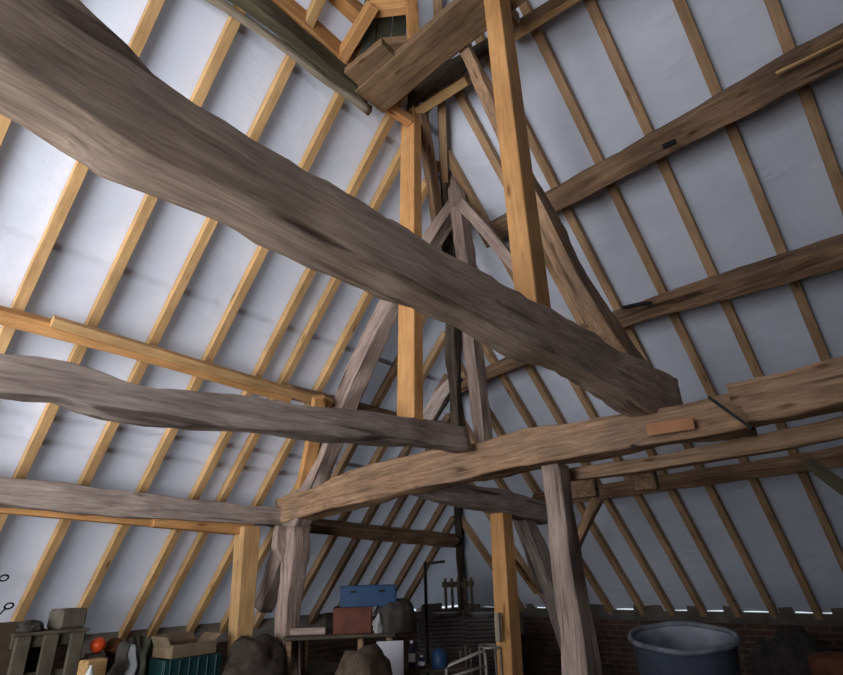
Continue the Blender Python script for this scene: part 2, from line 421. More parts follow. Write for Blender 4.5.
slab('trim_1', -.86*S, 5.3, YW-.03, YW+.15, WT-.16, WT+.04, PLAST)
slab('trim_0', 5.3, XW+.15, YW-.03, YW+.15, WT-.16, WT-.05, MORTAR)
slab('trim_2', XW-.03, XW+.14, -1.15*S, YW-.03, WT-.16, WT-.048, MORTAR)
random.seed(12)
yy = YW-.05; n_ = 3
while yy > -4.6:
    w_ = random.uniform(.12, .6)
    slab('trim_%d' % n_, XW-.02, XW+.12, yy-w_, yy, WT-.048, WT+.045, MORTAR); n_ += 1
    yy -= w_+random.uniform(.1, .45)
xx = 5.3
while xx < XW-.4:
    w_ = random.uniform(.1, .5)
    slab('trim_%d' % n_, xx, xx+w_, YW-.02, YW+.12, WT-.05, WT+.045, MORTAR); n_ += 1
    xx += w_+random.uniform(.08, .3)
# gable wall behind the camera with its wide doorway
GX = -.82*S
slab('wall_gable', GX-.3, GX, -1.15*S, -.6, 0, 8.2, BRICK, rotwall=True)
slab('wall_gable', GX-.3, GX, 5.5, YW, 0, 4, BRICK, rotwall=True)
slab('wall_gable', GX-.3, GX, -.6, 5.5, 4.0, 8.2, BRICK, rotwall=True)
slab('floor', -.86*S-9, XW+.4, -1.15*S-.4, YW+.4, -.1, 0, DIRT)

# ------------------------------------------------------------------ old frame
# thick beam across the view
T = 'Y'; y2 = .27
o = pbeam('tie_beam', [(-60, -4, T, y2, 136), (0, 30, T, y2, 126), (60, 70, T, y2, 110), (130, 118, T, y2, 98), (240, 175, T, y2, 84), (350, 236, T, y2, 72), (450, 294, T, y2, 60), (560, 350, T, y2, 47), (620, 384, T, y2, 50), (665, 404, T, y2, 48)],
          0, .63, BIGM, rough=.026, ext=(-3.66, 0, 0))
tag(o, 'massive weathered grey-brown tie beam crossing the upper left of the view', 'beam')
tie1 = o
# tie beam F1 along the right
TX = .8
F1 = empty('tie_beam', at(475, 462, 'X', TX), 'long bowed brown oak beam that carries the thick beam, running to the right edge', 'beam')
pbeam('beam_body', [(283, 512, 'X', TX, 24), (345, 494, 'X', TX, 30), (400, 478, 'X', TX, 33), (475, 464, 'X', TX, 34), (560, 446, 'X', TX, 34), (640, 428, 'X', TX, 34), (700, 418, 'X', TX, 36), (745, 408, 'X', TX, 40)], 0, .9, TIE, rough=.028, parent=F1)
o = pbeam('scarfed_beam_end', [(735, 406, 'X', TX, 40), (790, 396, 'X', TX, 44), (850, 381, 'X', TX, 46), (960, 350, 'X', TX, 56)], 0, .8, TIE, rough=.02, ext=(0, -5.1, 0), parent=F1)
o = pbeam('scarf_joint_gap', [(710, 398, 'X', TX-.052), (753, 429, 'X', TX-.052)], 3.2, 4, IRON, parent=F1); o['label'] = 'black diagonal gap of the scarf joint'
o = pbeam('repair_patch', [(647, 430, 'X', TX-.036), (694, 423, 'X', TX-.036)], 12, .15, plain('fresh_cut_oak', (.42, .20, .105), .8, var=.2), parent=F1); o['label'] = 'fresh orange wood patch'
o = pbeam('peg_hole', [(631, 447, 'X', TX-.036), (635, 446, 'X', TX-.036)], 4, .3, IRON, parent=F1); o['label'] = 'small black peg hole'
# second plank below it
o = pbeam('wall_beam', [(562, 476, 'X', .86, 11), (650, 464, 'X', .86, 14), (740, 449, 'X', .86, 15), (850, 427, 'X', .86, 19), (960, 402, 'X', .86, 22)], 0, 1, TIE, rough=.012, ext=(0, -5.1, 0))
tag(o, 'thinner brown beam directly beneath the bowed beam, parted by a dark slit', 'beam')
for (x, y, w, h, lab) in ((583, 487, 26, 21, 'left'), (645, 478, 20, 24, 'right')):
    p = at(x, y, 'X', 1.02); k = depth(p)/F
    bm = bmesh.new(); add_box(bm, (0, 0, 0), (.09, w*k*1.1, h*k), .01)
    o = mesh_obj('spacer_block', bm, PURL, mw=Matrix.Translation(p)); tag(o, 'brown wooden spacer block under the bowed beam, the %s one of the two' % lab, 'wood block')
# middle beam
y3 = .57
o = pbeam('collar_beam', [(-60, 368, T, y3, 44), (0, 379, T, y3, 40), (60, 385, T, y3, 36), (110, 402, T, y3, 37), (150, 410, T, y3, 35), (230, 414, T, y3, 30), (320, 424, T, y3, 29), (400, 432, T, y3, 26), (463, 440, T, y3, 24)], 0, .8, GREY, rough=.022, ext=(-3.66, 0, 0))
tag(o, 'wavy grey oak beam at mid height on the left, under the orange post', 'beam')
# low beam
o = pbeam('collar_beam', [(-60, 486, T, 1.15, 30), (0, 493, T, 1.15, 28), (80, 499, T, 1.15, 26), (160, 507, T, 1.15, 22), (230, 514, T, 1.15, 18), (290, 518, T, 1.15, 15)], 0, .9, GREY, rough=.02, ext=(-3.66, 0, 0))
tag(o, 'lowest grey oak beam on the left, ending at the curved post', 'beam')
o = pbeam('batten', [(-60, 501, T, 1.165), (0, 507, T, 1.165), (153, 521, T, 1.165)], 11, 1, PINE2, ext=(-3.66, 0, 0)); tag(o, 'long thin orange batten under the lowest grey beam', 'batten')
o = pbeam('batten', [(152, 520, T, 1.16), (250, 529, T, 1.16)], 13, 1, PINE2); tag(o, 'short orange batten under the lowest grey beam, beside the orange post', 'batten')
# left principal rafter of frame F1
o = pbeam('principal_rafter', [(457, 203, 'X', TX, 15), (432, 240, 'X', TX, 17), (391, 305, 'X', TX, 17), (350, 391, 'X', TX, 19), (312, 486, 'X', TX, 21), (284, 552, 'X', TX, 18), (262, 608, 'X', TX, 15)], 0, 1, PINK, rough=.02, up=nL)
tag(o, 'pale grey principal rafter descending left behind the orange post', 'rafter')
o = pbeam('strut', [(461, 203, 'X', .78, 11), (496, 243, 'X', .78, 11), (530, 285, 'X', .78, 11)], 0, 1, PINK, rough=.012)
tag(o, 'pale short strut falling right from the old post head', 'strut')
# king post
o = pbeam('king_post', [(452, 168, 'X', TX, 9), (457, 200, 'X', TX, 14), (463, 240, 'X', TX, 15), (469, 290, 'X', TX, 14), (473, 340, 'X', TX, 14), (479, 400, 'X', TX, 15), (483, 448, 'X', TX, 15)], 0, .9, PINK, rough=.018, up=(1, 0, 0))
tag(o, 'leaning pale weathered old post standing on the bowed beam', 'post')
o = pbeam('post_stub', [(443, 176, 'X', .84, 9), (445, 200, 'X', .84, 10), (446, 240, 'X', .84, 9)], 0, 1, DARK, rough=.02, up=(1, 0, 0))
tag(o, 'short dark rotten stub beside the old post head', 'wood stub')
o = pbeam('post_stub', [(453, 300, 'X', .98, 12), (453, 345, 'X', .98, 11), (455, 385, 'X', .98, 10), (459, 440, 'X', .98, 11)], 0, 1, DARK, rough=.02, up=(1, 0, 0))
tag(o, 'dark grey old post right behind the pale leaning post', 'post')
o = pbeam('brace', [(459, 376, 'X', 1.0, 9), (440, 400, 'X', .98, 13), (420, 432, 'X', .96, 14)], 0, 1, GREY, rough=.02)
tag(o, 'short grey brace descending left behind the mid-height beam end', 'brace')
# right principal of F2
o = pbeam('principal_rafter', [(464, 44, T, .375, 13), (500, 125, T, .35, 15), (550, 226, T, .32, 22), (600, 318, T, .30, 24), (652, 390, T, .285, 26)], 0, .8, TIE, rough=.02, up=nR)
tag(o, 'pale pinkish principal rafter running down to the thick beam end, behind the big orange post', 'rafter')
# orange posts
o = beam('post', [at(411, 108, T, y3-.0)+Vector((0, 0, 0)), at(410, 421, T, y3)], [(.165, .10), (.17, .10)], PINE2, up=(1, 0, 0))
tag(o, 'new orange square post standing on the mid-height grey beam', 'post')
p = at(534, 309, T, y2); t_ = Vector((p.x, p.y, U(0, 0, .80).z))
o = beam('post', [t_, p-Vector((0, 0, .07))], (.12, .15), PINE2, up=(1, 0, 0))
tag(o, 'large new orange post standing on the thick beam, nearest the camera', 'post')
o = pbeam('post', [(248, 527, T, 1.15, 19), (240, 640, T, 1.15, 18), (238, 690, T, 1.15, 18)], 0, .9, PINE, floor=True, up=(1, 0, 0))
tag(o, 'new pine post at the lower left, under the lowest beam', 'post')
o = pbeam('post', [(501, 514, T, .77, 17), (505, 580, T, .77, 19), (511, 682, T, .77, 20)], 0, .9, PINE2, floor=True, up=(1, 0, 0))
g = o.matrix_world; tag(o, 'new orange post at the bottom centre under the dark curved beam', 'post')
# old posts
o = pbeam('post', [(297, 527, 'X', TX, 20), (296, 560, 'X', TX, 21), (290, 600, 'X', TX, 20), (288, 640, 'X', TX, 21), (289, 760, 'X', TX, 23)], 0, .9, PINK, rough=.02, floor=True, up=(1, 0, 0))
tag(o, 'crooked pale old post at the left end of the bowed beam', 'post')
o = pbeam('post', [(281, 526, T, 1.12, 10), (280, 545, T, 1.12, 14), (286, 562, T, 1.12, 10)], 0, .8, PINK, rough=.01, up=(1, 0, 0)); o.name = 'corbel'
tag(o, 'small pale wooden corbel under the joint of lowest and bowed beams', 'corbel')
o = pbeam('post', [(555, 466, 'X', TX, 23), (562, 520, 'X', TX, 25), (571, 590, 'X', TX, 29), (583, 660, 'X', TX, 31), (590, 760, 'X', TX, 33)], 0, .85, PINK, rough=.018, floor=True, up=(1, 0, 0))
tag(o, 'pale cracked old post under the bowed beam, right of centre', 'post')
# curved beam and principal at the back
o = pbeam('cross_beam', [(404, 484, T, .77, 14), (440, 493, T, .77, 20), (500, 503, T, .77, 22), (545, 513, T, .77, 20)], 0, .9, GREY, rough=.02)
tag(o, 'dark curved cross beam resting on the bottom-centre orange post', 'beam')
o = pbeam('principal_rafter', [(515, 500, T, .79, 16), (535, 545, T, .79, 18), (552, 592, T, .79, 19), (566, 632, T, .79, 18)], 0, .9, GREY, floor=True, rough=.02, up=nR)
tag(o, 'dark grey old principal rafter falling right behind the bottom-centre orange post', 'rafter')
o = pbeam('brace', [(513, 560, T, .80), (537, 592, T, .80)], 5, 1, PINE); tag(o, 'thin pine brace right of the bottom-centre orange post', 'brace')
o = pbeam('brace', [(598, 499, 'X', 1.3, 9), (588, 518, 'X', 1.3, 9), (573, 552, 'X', 1.3, 9)], 0, 1, PURL, rough=.008, up=(1, 0, 0)); tag(o, 'slanting brown brace behind the cracked old post', 'brace')
o = pbeam('brace', [(808, 462, 'X', .9, 12), (870, 508, 'X', .9, 14)], 0, 1, MOSS, floor=True, up=(1, 0, 0)); tag(o, 'dark greenish brace at the right edge, below the beams', 'brace')

# ------------------------------------------------------------------ purlins
L1 = .965
o = pbeam('purlin', [(-60, 299, 'L', L1, 15), (0, 315, 'L', L1, 15), (145, 353, 'L', L1, 14), (260, 388, 'L', L1, 11), (290, 396, 'L', L1, 11)], 0, 1, PINE2, ext=(-3.66, 0, 0), up=nL)
tag(o, 'new orange purlin under the left rafters, reaching the left edge', 'purlin')
o = pbeam('purlin', [(52, 321, 'L', .955, 10), (290, 392, 'L', .955, 8), (330, 403, 'L', .955, 8)], 0, 1, PINE, up=nL)
tag(o, 'second new board doubled on top of the orange purlin', 'purlin')
o = pbeam('purlin', [(286, 390, 'L', .97, 12), (340, 404, 'L', .97, 12), (396, 419, 'L', .97, 11), (447, 428, 'L', .97, 9)], 0, 1, PURL, rough=.01, up=nL)
tag(o, 'brown purlin behind the orange post, continuing the orange purlin', 'purlin')
o = pbeam('purlin', [(268, 519, 'L', .97, 10), (310, 525, 'L', .97, 11), (380, 533, 'L', .97, 11), (455, 541, 'L', .97, 10)], 0, 1, PURL, rough=.01, up=nL)
tag(o, 'low brown purlin on the far left slope, above the blue crate', 'purlin')
o = pbeam('strut', [(319, 397, 'L', .93, 12), (313, 440, 'L', .93, 13), (303, 488, 'L', .93, 13)], 0, .6, PINE2, up=(1, 0, 0)); tag(o, 'short new orange strut nailed beside the pale principal rafter', 'strut')
R1 = .965
P = empty('purlin', at(700, 130, 'R', R1), 'upper old purlin with hewn underside on the right slope', 'purlin')
pbeam('purlin_body', [(486, 236, 'R', R1, 24), (545, 205, 'R', R1, 24), (620, 166, 'R', R1, 27), (700, 122, 'R', R1, 34), (780, 78, 'R', R1, 40), (850, 42, 'R', R1, 45), (960, -18, 'R', R1, 54)], 0, .8, PURL, rough=.018, ext=(0, -5.1, 0), up=nR, parent=P)
o = pbeam('packing_strip', [(776, 74, 'R', .925), (850, 38, 'R', .925)], 3, 1.2, PINE, parent=P); o['label'] = 'thin pale packing strip'
o = pbeam('mortise', [(663, 147, 'R', .917), (676, 141, 'R', .917)], 5, .6, IRON, parent=P); o['label'] = 'black empty mortise hole'
P = empty('purlin', at(750, 285, 'R', R1), 'lower old purlin on the right slope, above the bowed beam', 'purlin')
pbeam('purlin_body', [(450, 391, 'R', R1, 13), (490, 372, 'R', R1, 12), (545, 349, 'R', R1, 14), (605, 324, 'R', R1, 17), (680, 299, 'R', R1, 22), (760, 275, 'R', R1, 28), (850, 248, 'R', R1, 32), (960, 214, 'R', R1, 38)], 0, .8, PURL, rough=.014, ext=(0, -5.1, 0), up=nR, parent=P)
o = pbeam('loose_splinter', [(622, 308, 'R', .93, 3), (640, 304, 'R', .93, 3), (652, 303, 'R', .93, 3)], 0, 1, IRON, parent=P); o['label'] = 'dark splinter standing off the purlin'
o = pbeam('purlin', [(535, 499, 'R', .975, 9), (600, 492, 'R', .975, 11), (700, 478, 'R', .975, 12), (780, 466, 'R', .975, 13), (850, 454, 'R', .975, 15), (960, 432, 'R', .975, 18)], 0, 1, PURL, rough=.01, ext=(0, -5.1, 0), up=nR)
tag(o, 'lowest purlin on the right slope, beneath the bowed beam', 'purlin')

# ------------------------------------------------------------------ head frame round the roof top
za = .835
P = empty('top_plate', at(300, 55, 'Z', za), 'mossy dark old top plate along the left slope head', 'plate')
pbeam('plate_body', [(120, -79, 'Z', za, 26), (243, -4, 'Z', za, 21), (303, 43, 'Z', za, 19), (367, 97, 'Z', za, 17)], 0, .75, MOSS, rough=.012, ext=(-3.66, 0, 0), parent=P)
o = pbeam('pale_edge', [(100, -76, 'Z', za-.018, 9), (228, 8, 'Z', za-.018, 8), (300, 60, 'Z', za-.018, 8), (370, 111, 'Z', za-.018, 8)], 0, .8, PALE, rough=.014, ext=(-3.66, 0, 0), parent=P); o['label'] = 'pale lower edge'  # paler strip along the plate's lower edge
# broad board
c0, c1 = at(372, 98, 'Z', .825), at(490, -1, 'Z', .825); c0 = c0-(c1-c0).normalized()*.03
o = beam('top_board', [c0, c0+(c1-c0)*.5, c0+(c1-c0)*1.5], (.325, .07), PLNK, rough=.006)
tag(o, 'broad brown board forming the underside corner of the roof head', 'board')
c0, c1 = at(352, 77, 'Z', .828), at(389, 48, 'Z', .828)
o = beam('top_board', [c0, c1], (.17, .06), PLNK)
tag(o, 'short brown board beside the broad board, at the end of the mossy plate', 'board')
# new timbers above
def ob(pl, w, hf, lab, mat=PINE2, up=(0, 0, 1), name='timber', cat='timber'):
    o = pbeam(name, pl, w, hf, mat, up=up); tag(o, lab, cat); return o
ob([(180, -70, 'Z', .875), (290, 13, 'Z', .875), (352, 68, 'Z', .875)], 22, .7, 'new orange timber lying beside the mossy plate', name='purlin', cat='purlin')
ob([(300, -40, 'Z', .95), (372, 22, 'Z', .95), (384, 34, 'Z', .95)], 30, .5, 'upper new orange timber at the top edge, left of the slanted rafter', name='purlin', cat='purlin')
ob([(335, 68, 'Z', .855), (373, 5, 'Z', .91)], 13, .8, 'short slanted new orange piece crossing the roof head', name='rafter', cat='rafter')
ob([(366, 10, 'Z', .92), (412, 5, 'Z', .92)], 15, .6, 'short level orange piece at the top edge', name='nogging')
ob([(352, 47, 'Z', .90), (412, 42, 'Z', .90)], 9, 1, 'short brownish level piece below the greenish boards', PLNK, name='nogging')
ob([(410, -20, 'Z', .91), (414, 44, 'Z', .885)], 11, .8, 'short upright orange piece right of the greenish boards', name='stud', up=(1, 0, 0))
for i, x in enumerate((366, 381, 396)):
    a, b = at(x+7, -14, 'L', .985), at(x, 66, 'L', .985)
    o = beam('roof_board', [a, b], (14.3*depth(b)/F, .02), TILEM, up=nL); tag(o, 'greenish grey roof board in the head opening, %s of three' % ['left', 'middle', 'right'][i], 'board')
o = pbeam('purlin', [(385, 118, 'R', .965, 18), (440, 80, 'R', .965, 20), (490, 46, 'R', .965, 22)], 0, .8, DARK, rough=.03, up=nR); tag(o, 'rough dark purlin under the broad board, left of the big orange post', 'purlin')
ob([(415, 114, 'R', .95), (468, 80, 'R', .95)], 11, .8, 'short orange piece below the dark head purlin', up=nR, mat=PINE, name='nogging')
ob([(386, 106, 'Z', .84), (410, 121, 'Z', .84)], 10, .8, 'tiny orange block at the head of the middle post', name='wood_block', cat='wood block')
ob([(505, 36, 'R', .975), (560, 2, 'R', .975), (640, -48, 'R', .975)], 20, .6, 'brown head purlin right of the big orange post', mat=PURL, up=nR, name='purlin', cat='purlin')
ob([(508, 42, 'R', .96), (562, 8, 'R', .96), (640, -40, 'R', .96)], 6, 1, 'thin orange strip under the brown head purlin', mat=PINE, up=nR, name='batten', cat='batten')
ob([(488, -12, 'Z', .87), (516, 22, 'Z', .87)], 18, .5, 'brown piece butting the head of the big orange post', mat=PURL)
ob([(421, 112, 'L', .985), (429, 160, 'L', .985), (438, 224, 'L', .985)], 10, 1, 'slim brown strut right beside the middle orange post', mat=PURL, name='strut', cat='strut', up=(1, 0, 0))

# ------------------------------------------------------------------ clutter: left
def gy(x, y, v): return at(x, y, 'Y', v)
def box_at(name, x, y, k, v, w, d, h, mat, label=None, cat=None, rz=0, parent=None, bev=.01, bottom=False):
    p = at(x, y, k, v)
    if bottom: p = p+Vector((0, 0, h/2))
    bm = bmesh.new(); add_box(bm, (0, 0, 0), (w, d, h), bev)
    o = mesh_obj(name, bm, mat, parent, Matrix.Translation(p) @ RZ(rz))
    if label: tag(o, label, cat)
    return o
# bench under the frame's lower edge on the left
BT = .80
b = empty('workbench', Vector((2.2, 5.55, 0)), 'rough dark workbench along the left wall under the clutter', 'bench')
bm = bmesh.new(); add_box(bm, (2.2, 5.55, BT-.03), (4.4, 1.1, .06)); mesh_obj('bench_top', bm, DARK, b)
for (x, y) in ((.15, 5.1), (4.2, 5.1), (.15, 6.0), (4.2, 6.0)):
    bm = bmesh.new(); add_box(bm, (x, y, (BT-.06)/2), (.09, .09, BT-.06)); mesh_obj('leg', bm, DARK, b)
def on_bench(x, ytop, Y, w, d, name, mat, label, cat, rz=0):
    p = at(x, ytop, 'Y', Y); h = p.z-BT
    bm = bmesh.new(); add_box(bm, (0, 0, h/2), (w, d, h), .012)
    return tag(mesh_obj(name, bm, mat, mw=Matrix.Translation((p.x, p.y, BT)) @ RZ(rz)), label, cat), h
pxm = lambda x, y, Y: depth(at(x, y, 'Y', Y))/F
on_bench(-6, 624, 1.26, .42, .3, 'storage_box', plain('dark_brown_box', (.075, .05, .035), .9), 'dark brown box at the bottom left edge', 'box', .1)
# slatted wooden cabinet/pallet
p = at(52, 634, 'Y', 1.22); hh = p.z-BT
pal = empty('slatted_rack', Vector((p.x, p.y, BT)), 'olive grey slatted wooden rack standing at the bottom left', 'rack')
for i in range(3):
    bm = bmesh.new(); add_box(bm, (p.x-.19+i*.19, p.y, BT+hh/2), (.105, .04, hh), .008, ); mesh_obj('upright_slat', bm, OLIVE, pal)
for z in (.05, hh*.38, hh-.04):
    bm = bmesh.new(); add_box(bm, (p.x, p.y+.035, BT+z), (.52, .025, .09), .006); mesh_obj('cross_rail', bm, OLIVE, pal)
bm = bmesh.new(); add_box(bm, (p.x, p.y+.30, BT+hh/2), (.5, .03, hh), .006); mesh_obj('back_panel', bm, DARK, pal)
bm = bmesh.new(); add_box(bm, (p.x, p.y+.15, BT+hh+.012), (.54, .34, .024), .006); mesh_obj('rack_top', bm, OLIVE, pal)
q = Vector((p.x+.13, p.y+.13, BT+hh+.024))
bm = bmesh.new(); add_box(bm, (0, 0, .075), (.22, .2, .15), .02); tag(mesh_obj('small_box', bm, plain('faded_box', (.13, .115, .09), .9), mw=Matrix.Translation(q) @ RZ(.2)), 'faded square box on top of the slatted rack', 'box')
q = Vector((p.x-.16, p.y+.12, BT+hh+.024))
lump('cloth_bundle', q+Vector((0, 0, .03)), (.13, .11, .05), CANVAS, 3, .3, .6); tag(bpy.context.scene.collection.objects[-1], 'flat grey cloth bundle on the slatted rack, left of the faded box', 'cloth')
# wooden board and orange things
o, h = on_bench(94, 659, 1.16, .17, .12, 'wood_block', PINE, 'light wooden block below the orange ball', 'wood block', .2)
def ball(name, x, y, Y, r, mat, label, cat, sup=True):
    c = at(x, y, 'Y', Y)
    if sup:
        hh = c.z-r-BT
        bm = bmesh.new(); add_box(bm, (0, 0, hh/2), (r*2.2, r*2, hh), .01)
        tag(mesh_obj('wood_crate', bm, DARK, mw=Matrix.Translation((c.x, c.y+.02, BT))), 'dark crate under the %s' % name.replace('_', ' '), 'crate')
    bm = bmesh.new(); bmesh.ops.create_uvsphere(bm, u_segments=20, v_segments=12, radius=r)
    for v in bm.verts: v.co.z *= .95; v.co *= 1+.05*noise.noise(v.co*12)
    return tag(mesh_obj(name, bm, mat, mw=Matrix.Translation(c), smooth=True), label, cat)
ball('orange_ball', 98, 645, 1.24, .062, ORNG, 'bright orange ball among the clutter at lower left', 'ball')
ball('rusty_ball', 114, 647, 1.27, .08, RUST, 'rust brown round float right of the orange ball', 'float')
# glass bottle
c = at(90, 672, 'Y', 1.12)
bm = bmesh.new(); add_lathe(bm, [(.03, 0), (.032, .01), (.032, max(.1, c.z-BT)-.02), (.012, max(.1, c.z-BT)+.03), (.012, max(.1, c.z-BT)+.045)], (0, 0, 0), 16)
tag(mesh_obj('glass_bottle', bm, GLASS, mw=Matrix.Translation((c.x, c.y, BT)), smooth=True), 'small clear glinting bottle in front of the orange ball', 'bottle')
# cloths
c = at(127, 662, 'Y', 1.2); lump('cloth_bundle', Vector((c.x, c.y, BT+.08)), (.14, .12, c.z-BT+.06), CANVAS, 8, .35, .35); tag(C.objects[-1], 'dark grey cloth heap left of the pale draped cloth', 'cloth')
def drape(name, x0, y0, x1, y1, Y, mat, label):
    a = at(x0, y0, 'Y', Y); b_ = at(x1, y1, 'Y', Y)
    bm = bmesh.new(); nx, nz = 14, 16; g_ = {}
    zb = BT
    for i in range(nx+1):
        for j in range(nz+1):
            u, v = i/nx, j/nz
            z = zb+(a.z-zb)*(1-v); x = a.x+(b_.x-a.x)*u
            y = a.y+.03*math.sin(u*9+v*2)-.07*v + .03*noise.noise(Vector((u*3, v*3, x0)))
            g_[i, j] = bm.verts.new((x+.03*noise.noise(Vector((v*4, x0, u))), y, z-.03*u*(1-v)))
    for i in range(nx):
        for j in range(nz): bm.faces.new((g_[i, j], g_[i+1, j], g_[i+1, j+1], g_[i, j+1]))
    bmesh.ops.solidify(bm, geom=bm.faces[:], thickness=.025)
    return tag(mesh_obj(name, bm, mat, smooth=True), label, 'cloth')
drape('draped_cloth', 140, 636, 156, 640, 1.17, CLOTH, 'pale grey-green cloth hanging upright beside the cardboard tray')
drape('white_rag', 129, 643, 141, 646, 1.13, RAG, 'small white rag left of the grey-green cloth')
# teal crate with cardboard tray
c = at(190, 656, 'Y', 1.12); h = c.z-BT; W, D = .50, .34
cr = empty('plastic_crate', Vector((c.x, c.y+.1, BT)), 'dark teal plastic crate under the cardboard tray', 'crate')
bm = bmesh.new()
add_box(bm, (0, 0, .012), (W, D, .02), .004)
for (x, y, sx, sy) in ((0, -D/2, W, .02), (0, D/2, W, .02), (-W/2, 0, .02, D), (W/2, 0, .02, D)): add_box(bm, (x, y, h/2), (sx, sy, h), .005)
mesh_obj('crate_body', bm, TEAL, cr, Matrix.Translation((c.x, c.y+.1, BT)))
for i in range(6):
    bm = bmesh.new(); add_box(bm, (c.x-W/2+.05+i*.08, c.y+.1-D/2-.014, BT+h/2), (.014, .012, h-.01), .003); mesh_obj('rib', bm, TEAL, cr)
tz = BT+h+.002
tr = empty('cardboard_tray', Vector((c.x, c.y+.1, tz)), 'open tan cardboard tray with flaps on the teal crate', 'box')
bm = bmesh.new(); add_box(bm, (0, 0, .006), (.42, .28, .01), .002)
for (x, y, sx, sy) in ((0, -.14, .42, .008), (0, .14, .42, .008), (-.21, 0, .008, .28), (.21, 0, .008, .28)): add_box(bm, (x, y, .05), (sx, sy, .10), .002)
mesh_obj('tray_body', bm, CARD, tr, Matrix.Translation((c.x, c.y+.1, tz)) @ RZ(.12))
for (x, y, sx, sy, rx, ry) in ((-.235, 0, .09, .25, 0, 1.05), (.24, 0, .08, .25, 0, -.7), (0, .165, .38, .10, .9, 0)):
    R = Matrix.Rotation(rx, 4, 'X') @ Matrix.Rotation(ry, 4, 'Y')
    bm = bmesh.new(); add_box(bm, (0, 0, 0), (sx, sy, .006), .001)
    mesh_obj('flap', bm, CARD, tr, Matrix.Translation((c.x, c.y+.1, tz)) @ RZ(.12) @ Matrix.Translation((x, y, .12)) @ R)
# sack heap round pine post foot, on the end of the bench
c = at(250, 662, 'Y', 1.12)
lump('sack', Vector((c.x, c.y-.08, BT+.06)), (.30, .24, c.z-BT+.16), BROWNS, 5, .22, .25); tag(C.objects[-1], 'brown sack heaped against the foot of the lower-left pine post', 'sack')
# wall hooks
for i, (x, y, lab) in enumerate(((4, 578, 'upper'), (9, 606, 'lower'))):
    c = at(x, y, 'L', .985); k = depth(c)/F
    hk = empty('wire_hook', c, 'thin dark wire hook with ring at the left edge, the %s one' % lab, 'hook', 'wire hooks on the left slope')
    bm = bmesh.new(); u = Vector((1, 0, 0)); v = Vector((0, -nL.z, nL.y))
    add_tube(bm, [c+(u*math.cos(a)+v*math.sin(a))*3.6*k for a in [j*math.pi/8 for j in range(16)]], .9*k, 6, True); mesh_obj('ring', bm, IRON, hk, smooth=True)
    bm = bmesh.new(); mesh_tmp = 0; add_tube(bm, [c-u*2*k-v*3*k, c-u*5*k-v*11*k, c-u*6.5*k-v*16*k], .8*k, 6); mesh_obj('wire', bm, IRON, hk, smooth=True)

# ------------------------------------------------------------------ clutter: centre, in the far corner
def px(p): return depth(p)/F
RA = RZ(-.75)          # faces the camera
vr = RA.to_3x3()
def ctr(x, y, dist):
    r = M.transposed() @ Vector(((x-421.5)/F, (y-337.5)/F, 1)); h = math.hypot(r.x, r.y)
    return r*(dist/h)*S+EZ
# trestle with crates
d1 = 1.36
p = ctr(353, 632, d1); k = px(p)
tb = empty('trestle_table', Vector((p.x, p.y, 0)), 'old brown trestle table carrying the red and blue crates', 'table')
mw = Matrix.Translation((p.x, p.y, 0)) @ RA
zt = p.z
bm = bmesh.new(); add_box(bm, (-12*k, 0, zt-.02), (108*k, .42, .035)); mesh_obj('tabletop', bm, DARK, tb, mw)
for (x, y) in ((-60, -.17), (-48, .17), (8, -.17), (36, -.17), (36, .17)):
    bm = bmesh.new(); add_box(bm, (x*k, y, (zt-.04)/2), (.055, .055, zt-.04)); mesh_obj('leg', bm, PURL, tb, mw)
bm = bmesh.new(); add_box(bm, (-12*k, -.17, zt-.42), (104*k, .03, .07)); mesh_obj('rail', bm, PURL, tb, mw)
bm = bmesh.new(); add_box(bm, (-12*k, .0, zt-.62), (100*k, .4, .03)); mesh_obj('lower_shelf', bm, OLIVE, tb, mw)
bm = bmesh.new(); add_box(bm, (0, 0, .03), (34*k, .1, .06), .01)
tag(mesh_obj('wood_block', bm, PINK, mw=Matrix.Translation((p.x, p.y, zt)) @ RA @ Matrix.Translation((-43*k, -.1, 0))), 'pale wooden offcut on the trestle left of the red crate', 'wood block')
rc = Matrix.Translation((p.x, p.y, zt)) @ RA
H1 = 23*k
def crate(name, W, D, H, mat, mw, label, holes):
    e = empty(name, mw.translation, label, 'crate')
    bm = bmesh.new(); add_box(bm, (0, 0, .01), (W, D, .02), .003)
    for (x, y, sx, sy) in ((0, D/2, W, .02), (-W/2, 0, .02, D), (W/2, 0, .02, D), (0, -D/2, W, .02)): add_box(bm, (x, y, H/2), (sx, sy, H), .004)
    mesh_obj('crate_body', bm, mat, e, mw)
    bm = bmesh.new()
    for (x, y, sx, sy) in ((0, D/2, W+.03, .035), (-W/2, 0, .035, D), (W/2, 0, .035, D), (0, -D/2, W+.03, .035)): add_box(bm, (x, y, H-.01), (sx, sy, .02), .004)
    mesh_obj('rim', bm, mat, e, mw)
    for x in holes:
        bm = bmesh.new(); add_box(bm, (x, -D/2-.011, H*.72), (.06, .006, .022), .002); mesh_obj('hand_hole', bm, IRON, e, mw)
    return e
crate('painted_crate', 36*k, .34, H1, RED, rc @ Matrix.Translation((0, 0, 0)), 'rust red crate under the blue crate', [])
crate('plastic_crate', 54*k, .34, 19*k, BLUE, rc @ Matrix.Translation((15*k, 0, H1+.002)), 'blue plastic crate on top of the red crate', [-15*k, 13*k])
o = box_at('label', 383, 599, 'X', 1, .0001, .0001, .0001, PAPER) if False else None
